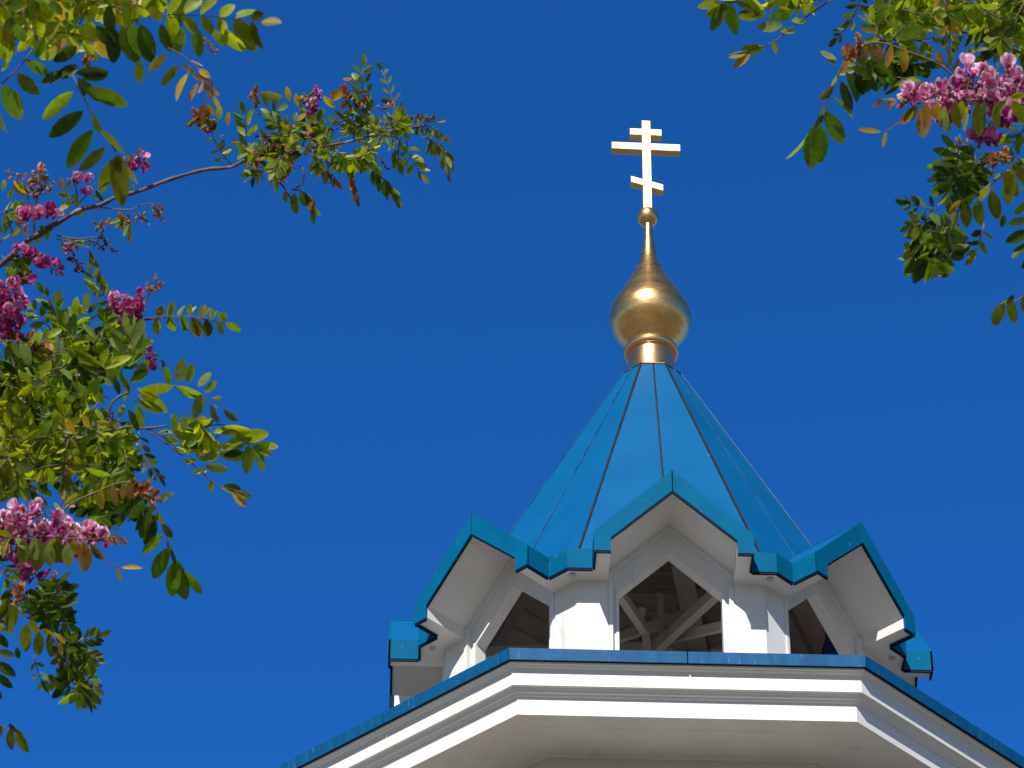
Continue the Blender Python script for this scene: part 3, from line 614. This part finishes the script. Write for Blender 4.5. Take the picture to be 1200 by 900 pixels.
    B.bark([(74, 282), (84, 294), (90, 310), (104, 326)], 1.0, .8, mi=1); B.flower(86, 296, 104, 324, 12, 10, 4, 'bud', bend=2, label='drooping dark purple raceme'); B.flower(80, 286, 84, 294, 4, 10, 4, 'mag')
    B.leaf(66, 280, 90, 284, 3, 14, 'yg', 'd'); B.leaf(102, 288, 112, 306, 3, 11, 'vo', 'h'); B.leaf(30, 260, 22, 246, 3, 14, 'yg', 'p'); B.leaf(0, 250, 20, 244, 3, 15, 'gy', 'p'); B.leaf(0, 285, 6, 262, 3, 15, 'gv', 'p'); B.leaf(92, 246, 82, 232, 3, 11, 'yg', 'p')

def middle_branch(B):
    B.bark([(-80, 600), (-20, 540), (30, 490), (62, 450), (78, 418), (70, 380), (56, 352)], 3.4, 1.1, .5, 0.05, 1); B.bark([(62, 450), (100, 440), (135, 425), (150, 412)], 1.4, 1.0, .2, .0, 1)
    B.leaf(140, 366, 108, 322, 6, 16, 'vyg', 'p', 0, -3, .42, term=True, roll=.2)
    B.bark([(150, 400), (165, 376), (180, 374)], 1.1, .8, mi=1)
    B.leaf(166, 376, 268, 380, 7, 17, 'ywg', 'u', 0, -6, .5, sz=0); B.leaf(166, 374, 264, 378, 6, 22, 'vgg', 'h', -.02, -6, .5, sz=0)
    B.flower(12, 325, 10, 398, 95, 12, 20, 'mag', -.05, label='tall drooping magenta flower cluster at the tree edge'); B.flower(150, 346, 152, 374, 60, 10, 18, 'mag', -.05, label='round magenta flower cluster behind a pale leaf')
    B.bark([(160, 370), (172, 350), (181, 334)], .9, .6, mi=1); B.flower(178, 342, 184, 328, 7, 8, 5, 'dry', label='withered brown tip of a flower stalk'); B.flower(164, 352, 172, 346, 4, 7, 3, 'dry')
    for q in ((151, 394, 151, 360, 'l'), (152, 400, 128, 382, 'l'), (154, 402, 170, 376, 'l'), (154, 412, 170, 390, 'l'), (148, 412, 129, 396, 'l'), (156, 424, 172, 408, 'l'), (150, 430, 168, 414, 'g'), (156, 440, 176, 424, 'l'), (152, 448, 174, 434, 'g'), (144, 426, 134, 408, 'g')): B.one(*q, W=.52, dz=-.08)
    for q in ((120, 430, 86, 414, 'y'), (122, 432, 152, 416, 'y'), (118, 430, 126, 408, 'y'), (112, 432, 92, 424, 'g'), (130, 428, 144, 424, 'y'), (116, 434, 98, 430, 'y')): B.one(*q, W=.42, dz=-.1)
    B.leaf(70, 384, 52, 344, 4, 18, 'dg', 'p', .05, 3, .5); B.leaf(64, 394, 38, 362, 4, 18, 'dgl', 'p', .08, 2, .5); B.leaf(80, 410, 90, 366, 4, 20, 'gy', 'p', .05, 3, .5); B.leaf(106, 404, 102, 362, 4, 20, 'gdy', 'p', .06, 0, .45)
    B.leaf(110, 405, 125, 372, 3, 24, 'gl', 'p', 0, 0, .42); B.leaf(85, 400, 75, 378, 3, 20, 'yg', 'p', 0)
    B.flower(20, 398, 56, 418, 16, 14, 9, 'dry', -.05, bend=-8, label='fan of withered straw coloured petals'); B.leaf(0, 400, 58, 420, 5, 26, 'ggl', 'h', -.08, -8, .42)
    B.flower(186, 415, 176, 414, 3, 10, 3, 'mag'); B.bark([(180, 420), (192, 424), (197, 438)], .8, .6, mi=1); B.flower(174, 430, 182, 426, 4, 9, 3, 'mag', label='two small pink flowers on a bent stalk'); B.flower(190, 424, 196, 438, 5, 7, 2, 'bud')
    for q in ((133, 440, 141, 462, 'd'), (140, 436, 152, 458, 'g'), (150, 450, 148, 470, 'g'), (110, 465, 118, 442, 'g')): B.one(*q, W=.4)
    B.fill([(85, 368), (138, 372), (168, 400), (172, 440), (130, 448), (95, 420)], 7, 20, ['gl', 'gy', 'gd'], (22, 42), (.0, .2), n=(3, 4))
    B.fill([(-60, 400), (60, 392), (90, 404), (112, 425), (130, 440), (128, 470), (110, 480), (100, 520), (60, 560), (-60, 570)], 64, 23, ['gy', 'yy', 'yd', 'gl', 'yg', 'yy', 'gd', 'gy', 'ly'], (32, 70), (-.15, .7), n=(3, 5), W=.46)

def shoot_upper(B):
    B.bark([(150, 460), (138, 466), (129, 476), (130, 490), (134, 503), (150, 500), (168, 502), (196, 499)], 1.5, 1.2, 0, 0, 1); B.bark([(170, 502), (185, 508), (215, 530)], .9, .7, mi=1)
    B.bark([(40, 560), (70, 530), (100, 512), (134, 503)], 1.6, 1.3, .4, 0, 1)
    for q in ((198, 451, 195, 429, 'g'), (209, 449, 213, 420, 'l'), (219, 449, 226, 426, 'y'), (232, 453, 246, 436, 'l'), (240, 461, 253, 446, 'y'), (248, 467, 260, 465, 'w'), (207, 452, 236, 470, 'g'), (236, 461, 230, 491, 'l'), (248, 474, 254, 496, 'v'), (262, 480, 278, 494, 'v'), (256, 478, 250, 474, 'o'), (206, 484, 204, 506, 'g'), (215, 486, 217, 506, 'l')): B.one(*q, W=.5, dz=-.02)
    B.bark([(158, 470), (175, 456), (200, 452), (228, 458), (246, 474), (258, 494)], .9, .6, mi=1)
    for q in ((160, 455, 186, 465, 'y'), (162, 462, 198, 478, 'y'), (160, 470, 190, 484, 'g'), (165, 456, 202, 458, 'y'), (158, 474, 170, 500, 'g'), (150, 480, 164, 504, 'd')): B.one(*q, W=.4, dz=-.05)

def shoot_lower(B):
    B.bark([(240, 500), (262, 498), (285, 512)], .9, .6, mi=1)
    for q in ((258, 502, 294, 504, 'y'), (275, 513, 315, 510, 'y'), (258, 508, 274, 506, 'y'), (302, 520, 326, 524, 'y'), (300, 522, 318, 534, 'y'), (296, 520, 310, 551, 'v'), (292, 520, 290, 555, 'g'), (300, 518, 282, 516, 'd'), (300, 519, 308, 540, 'l'), (230, 512, 243, 527, 'y'), (246, 510, 254, 530, 'y'), (258, 528, 286, 514, 'y'), (256, 532, 286, 536, 'y'), (270, 530, 286, 518, 'g'), (262, 534, 284, 528, 'd'), (232, 538, 256, 534, 'g'), (224, 524, 228, 512, 'g'), (240, 502, 250, 492, 'g'), (224, 500, 240, 488, 'y')): B.one(*q, W=.46)
    B.bark([(176, 506), (206, 528), (235, 552), (255, 568), (295, 580)], .9, .5, mi=1)
    for q in ((203, 508, 186, 505, 'y'), (211, 518, 192, 513, 'y'), (220, 529, 203, 526, 'y'), (232, 540, 215, 541, 'y'), (243, 552, 225, 553, 'y'), (240, 546, 267, 550, 'l'), (222, 526, 242, 520, 'd'), (248, 562, 248, 577, 'y'), (258, 570, 280, 576, 'y'), (272, 576, 288, 594, 'w'), (276, 577, 295, 581, 'v'), (262, 569, 282, 574, 'd')): B.one(*q, W=.5)
    B.leaf(162, 502, 186, 560, 6, 14, 'gvd', 'p', .0, 6, .46)
    B.fill([(205, 485), (250, 490), (268, 540), (225, 525), (200, 500)], 6, 20, ['yy', 'yg', 'wy'], (20, 40), (-.05, .15), n=(2, 3), W=.5)

def mass_lower(B):
    B.bark([(-80, 640), (-20, 590), (40, 560), (90, 545), (120, 525), (134, 503)], 2.4, 1.1, .55, .05, 1); B.bark([(78, 545), (76, 575), (70, 595), (64, 606)], 1.0, .8, mi=1)
    for q in ((88, 508, 75, 492, 'w'), (104, 502, 98, 486, 'w'), (112, 494, 128, 496, 'w'), (82, 512, 92, 524, 'w'), (100, 548, 126, 562, 'g'), (30, 515, 48, 505, 'y'), (36, 514, 20, 504, 'y')): B.one(*q, W=.5, dz=-.1)
    B.leaf(80, 515, 74, 572, 5, 15, 'vyw', 'p', -.05, 2, .45)
    B.leaf(0, 520, 40, 580, 4, 22, 'lv', 'p', -.1, 4, .46); B.leaf(20, 530, 60, 558, 3, 24, 'd', 'h', .05); B.leaf(10, 560, 44, 570, 3, 22, 'dg', 'h', .08)
    B.leaf(64, 606, 80, 588, 2, 16, 'yo', 'p', -.02)
    B.fill([(-60, 500), (60, 500), (140, 480), (152, 515), (160, 545), (140, 575), (95, 585), (80, 545), (58, 545), (50, 530), (44, 562), (20, 575), (-60, 590)], 62, 19, ['gy', 'yd', 'vy', 'yy', 'gg', 'dg', 'yg', 'yy'], (26, 52), (-.1, .6), n=(3, 5), W=.46)
    B.fill([(84, 590), (145, 565), (180, 600), (170, 618), (140, 612), (110, 600)], 9, 22, ['dg', 'dd', 'gd'], (25, 45), (.0, .3), n=(2, 4), W=.5)

def bronze_shoot(B):
    B.bark([(-90, 660), (-20, 640), (30, 626), (60, 612), (84, 590), (110, 578), (140, 566), (160, 568), (176, 582), (186, 604), (196, 630), (206, 655)], 1.5, .8, mi=1)
    for q in ((118, 572, 120, 597, 'w'), (132, 568, 134, 592, 'o'), (145, 566, 143, 586, 'o'), (151, 566, 151, 586, 'o'), (157, 567, 158, 586, 'o'), (163, 569, 167, 584, 'o'), (170, 574, 173, 589, 'o'), (176, 582, 179, 598, 'o'), (188, 590, 198, 578, 'l'), (186, 584, 204, 577, 'l')): B.one(*q, W=.42, dz=-.05)
    B.flower(152, 566, 178, 586, 10, 14, 4, 'dry', -.06, bend=-5, label='row of withered orange petals with white edges')
    for q in ((190, 626, 167, 648, 'g'), (198, 642, 178, 677, 'g'), (206, 655, 199, 698, 'g'), (207, 656, 210, 704, 'g'), (214, 667, 236, 696, 'g'), (190, 614, 202, 630, 'v'), (196, 634, 200, 650, 'v'), (200, 644, 206, 660, 'd'), (186, 602, 190, 614, 'y'), (178, 598, 160, 628, 'd'), (182, 608, 172, 640, 'd'), (172, 592, 150, 606, 'd'), (150, 590, 132, 602, 'd'), (166, 596, 158, 622, 'd')): B.one(*q, W=.5, dz=-.02)
    B.leaf(126, 604, 96, 612, 2, 14, 'yg', 'd', -.02); B.one(112, 604, 98, 612, 'y', .4); B.one(112, 604, 130, 617, 'y', .4); B.one(124, 614, 140, 622, 'd', .3)

def flower_branch(B):
    B.bark([(-80, 640), (-20, 632), (20, 628), (60, 630), (100, 632), (115, 632)], 1.1, .6, -.03, -.03, 1)
    B.flower(-30, 614, 120, 628, 46, 13.5, 17, 'pink', .05, bend=-6, label='full pale pink flower cluster with deeper pink throats'); 
    for q in ((4, 596, 14, 646, 22, 14), (26, 588, 34, 634, 26, 15), (50, 590, 54, 628, 22, 13), (68, 606, 74, 650, 22, 13), (88, 612, 92, 648, 18, 12), (106, 620, 116, 632, 8, 8)): B.flower(*q[:4], q[4], 14, q[5], 'pink', rng.uniform(-.03, .03), rng.uniform(-3, 3))
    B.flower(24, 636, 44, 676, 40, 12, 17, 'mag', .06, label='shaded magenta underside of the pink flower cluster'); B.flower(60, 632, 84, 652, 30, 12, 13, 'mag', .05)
    for q in ((12, 630, 0, 652, 'y'), (14, 628, 0, 622, 'y'), (18, 630, 30, 642, 'l'), (26, 632, 30, 660, 'v'), (40, 630, 42, 656, 'l'), (46, 632, 46, 668, 'v'), (57, 636, 60, 663, 'l'), (62, 630, 64, 648, 'y'), (68, 632, 66, 660, 'v'), (79, 636, 81, 664, 'l'), (86, 632, 88, 650, 'w'), (98, 634, 97, 654, 'w'), (100, 636, 97, 669, 'o'), (106, 636, 118, 654, 'v'), (110, 640, 122, 656, 'o')): B.one(*q, W=.58, dz=-.12)
    B.leaf(114, 632, 143, 632, 4, 10, 'ovo', 'd', -.05, -3, .45); B.bark([(118, 650), (128, 658), (138, 665)], .6, .5, -.05, -.05, 1); B.one(137, 663, 141, 682, 'w', .26, -.05); B.one(142, 665, 166, 663, 'w', .26, -.05)
    B.leaf(-30, 640, 14, 668, 3, 24, 'dg', 'p', .1); B.leaf(0, 662, 16, 690, 3, 15, 'yg', 'p', -.02)
    B.flower(22, 690, 30, 700, 8, 12, 7, 'dry', -.06, label='dried brown flower remains'); 

def low_branch(B):
    B.bark([(-90, 700), (-40, 690), (10, 706), (40, 730), (64, 752), (80, 780), (92, 812)], 2.0, .9, .45, .05, 1)
    B.leaf(64, 668, 74, 728, 6, 25, 'ddg', 'p', 0, 2, .38, roll=.3); B.flower(62, 674, 64, 678, 4, 7, 3, 'dry')
    for q in ((68, 684, 84, 670, 'd'), (69, 692, 92, 684, 'd'), (70, 704, 92, 696, 'd'), (71, 712, 92, 704, 'd'), (74, 724, 91, 718, 'd'), (74, 730, 88, 732, 'd'), (66, 684, 46, 684, 'd'), (67, 694, 48, 694, 'd'), (67, 706, 46, 704, 'd'), (68, 716, 50, 714, 'd')): B.one(*q, W=.42, dz=-.01)
    for q in ((8, 702, -2, 726, 'v'), (12, 706, 14, 744, 'v'), (24, 712, 30, 718, 'y'), (32, 730, 28, 762, 'v'), (34, 726, 46, 742, 'y'), (46, 740, 46, 768, 'v'), (50, 736, 62, 748, 'y'), (58, 742, 58, 770, 'v'), (63, 742, 76, 754, 'w'), (70, 752, 72, 768, 'w'), (20, 708, 8, 736, 'v')): B.one(*q, W=.52, dz=-.15)
    B.leaf(84, 752, 116, 746, 4, 15, 'dgd', 'p', 0, 1, .5); B.one(112, 746, 131, 741, 'd', .42); B.leaf(92, 764, 114, 772, 3, 13, 'dv', 'p', .02, 0, .5); B.one(105, 770, 111, 786, 'v', .65)
    B.leaf(40, 768, 52, 804, 3, 14, 'dg', 'p', .03, 2, .5); B.one(48, 796, 56, 814, 'd', .3); B.one(46, 788, 40, 800, 'd', .4); B.one(20, 758, 22, 772, 'd', .6)
    B.fol.tube([B.pt(-20, 730), B.pt(-6, 760), B.pt(-2, 800), B.pt(-6, 830)], B.m(), 5, 7)
    for q in ((-4, 764, 17, 767, 'd'), (-6, 776, 19, 790, 'd'), (-4, 790, 14, 806, 'd'), (-6, 806, 3, 818, 'd'), (-4, 742, 10, 758, 'd'), (0, 772, -16, 784, 'd')): B.one(*q, W=.5, dz=-.05)
    for q in ((90, 812, 68, 824, 'g'), (92, 812, 92, 832, 'g'), (94, 812, 99, 834, 'g'), (96, 810, 111, 834, 'd'), (96, 808, 119, 824, 'd'), (94, 800, 106, 808, 'v'), (90, 806, 80, 824, 'y')): B.one(*q, W=.45, dz=-.04)
    B.bark([(-30, 830), (-6, 845), (10, 856), (22, 858)], 1, .7, mi=1)
    for q in ((14, 852, 12, 879, 'v'), (20, 856, 32, 882, 'v'), (-2, 846, 0, 866, 'v'), (10, 848, 18, 858, 'd'), (16, 854, 26, 862, 'g')): B.one(*q, W=.5, dz=-.03)
    B.fill([(40, 690), (70, 690), (90, 730), (85, 745), (60, 742), (36, 712)], 9, 20, ['dd', 'dg'], (20, 36), (.05, .4), n=(2, 4), W=.45)
    B.fill([(60, 750), (100, 750), (110, 790), (112, 820), (74, 820), (62, 790)], 13, 19, ['dd', 'dg', 'dv', 'gl'], (20, 40), (.0, .35), n=(2, 4), W=.5)
    B.fill([(-60, 690), (0, 690), (12, 730), (-10, 760), (-60, 760)], 8, 22, ['dg', 'gv'], (30, 50), (.05, .4), n=(2, 4))

def outer_limb(B): mass_lower(B); shoot_upper(B); shoot_lower(B)
def outer_limb_low(B): mass_lower(B); shoot_lower(B)

# the same leafage going on outside the picture
OFF = {long_branch: ([(-430, 200), (-90, 330), (-90, 430), (-430, 420)], 16, 20, ['yg', 'gd', 'gy']), middle_branch: ([(-420, 400), (-80, 400), (-80, 640), (-420, 680)], 22, 23, ['yg', 'gd', 'gy', 'yy']),
       low_branch: ([(-420, 640), (-80, 650), (-80, 900), (-420, 860)], 20, 23, ['yg', 'gd', 'dg']), top_branch: ([(-420, -120), (-80, -80), (-80, 200), (-420, 160)], 16, 27, ['yg', 'gd', 'gy']),
       outer_limb_low: ([(-330, 430), (-70, 460), (-70, 700), (-330, 700)], 22, 20, ['yg', 'gd', 'gy', 'yy'])}

def acacia(name, label, base, parts, tf=None, top=7.5, lean=0):
    root = empty(name, base); tag(root, label, 'tree')
    inv = Matrix.Translation(-Vector(base))
    mb = MB(); b0 = Vector(base)
    pts = [b0+Vector((lean*(z/top)**1.5, .12*math.sin(z*.8), z-.15)) for z in [i*top/12 for i in range(13)]]
    mb.tube(pts, [.17*(1-.55*i/12)+(.08 if i == 0 else 0) for i in range(13)], 12)
    o = mb.build('trunk', BARKT, root); o.matrix_parent_inverse = inv
    for fn, dep in parts:
        B = Branch(dep, tf); fn(B)
        if not B.wood.f: continue
        if fn in OFF: B.fill(*OFF[fn])
        # the limb that carries it back to the trunk
        st = Vector(B.wood.v[0]); a = min(pts, key=lambda q: abs(q.z-(st.z-.5)))
        mid = a.lerp(st, .55)
        r0 = .034; r1 = (Vector(B.wood.v[0])-sum((Vector(q) for q in B.wood.v[:7]), Vector())/7).length
        st = sum((Vector(q) for q in B.wood.v[:7]), Vector())/7
        tg = (sum((Vector(q) for q in B.wood.v[28:35]), Vector())/7-st).normalized()
        p2 = st-tg*.75; p1 = a.lerp(p2, .45)+Vector((0, 0, .12)); cv = cat([tuple(a), tuple(p1), tuple(p2), tuple(st)], 6)
        B.wood.tube(cv, [r0+(r1-r0)*(i/(len(cv)-1))**.7 for i in range(len(cv))], 8)
        wo = B.wood.build('branch', [BARK, TWIG], root); wo.matrix_parent_inverse = inv
        B.fol.build('foliage', LEAF+[TWIG], wo)
        for fm, lb in B.fl:
            fo = fm.build('flower_cluster', PETAL, wo)
            if lb: fo['label'] = lb

acacia('locust_tree', 'rose acacia at the left with a long bare-stemmed branch reaching towards the tower', (CAM.x-3.9, CAM.y+2.2, 0),
       [(top_branch, 5.0), (long_branch, 8.0), (middle_branch, 6.7), (outer_limb, 6.5), (bronze_shoot, 6.2), (flower_branch, 6.0), (low_branch, 6.4)], None, 7.0, -.2)
MX = lambda x, y: (1200.4-1.18*x, (y-517.5)*1.045)
acacia('locust_tree', 'smaller spray of rose acacia in the upper right corner, without the long bare branch', (CAM.x+4.3, CAM.y+2.0, 0),
       [(outer_limb_low, 6.5), (bronze_shoot, 6.2), (flower_branch, 6.0), (low_branch, 6.4)], MX, 7.2, .2)
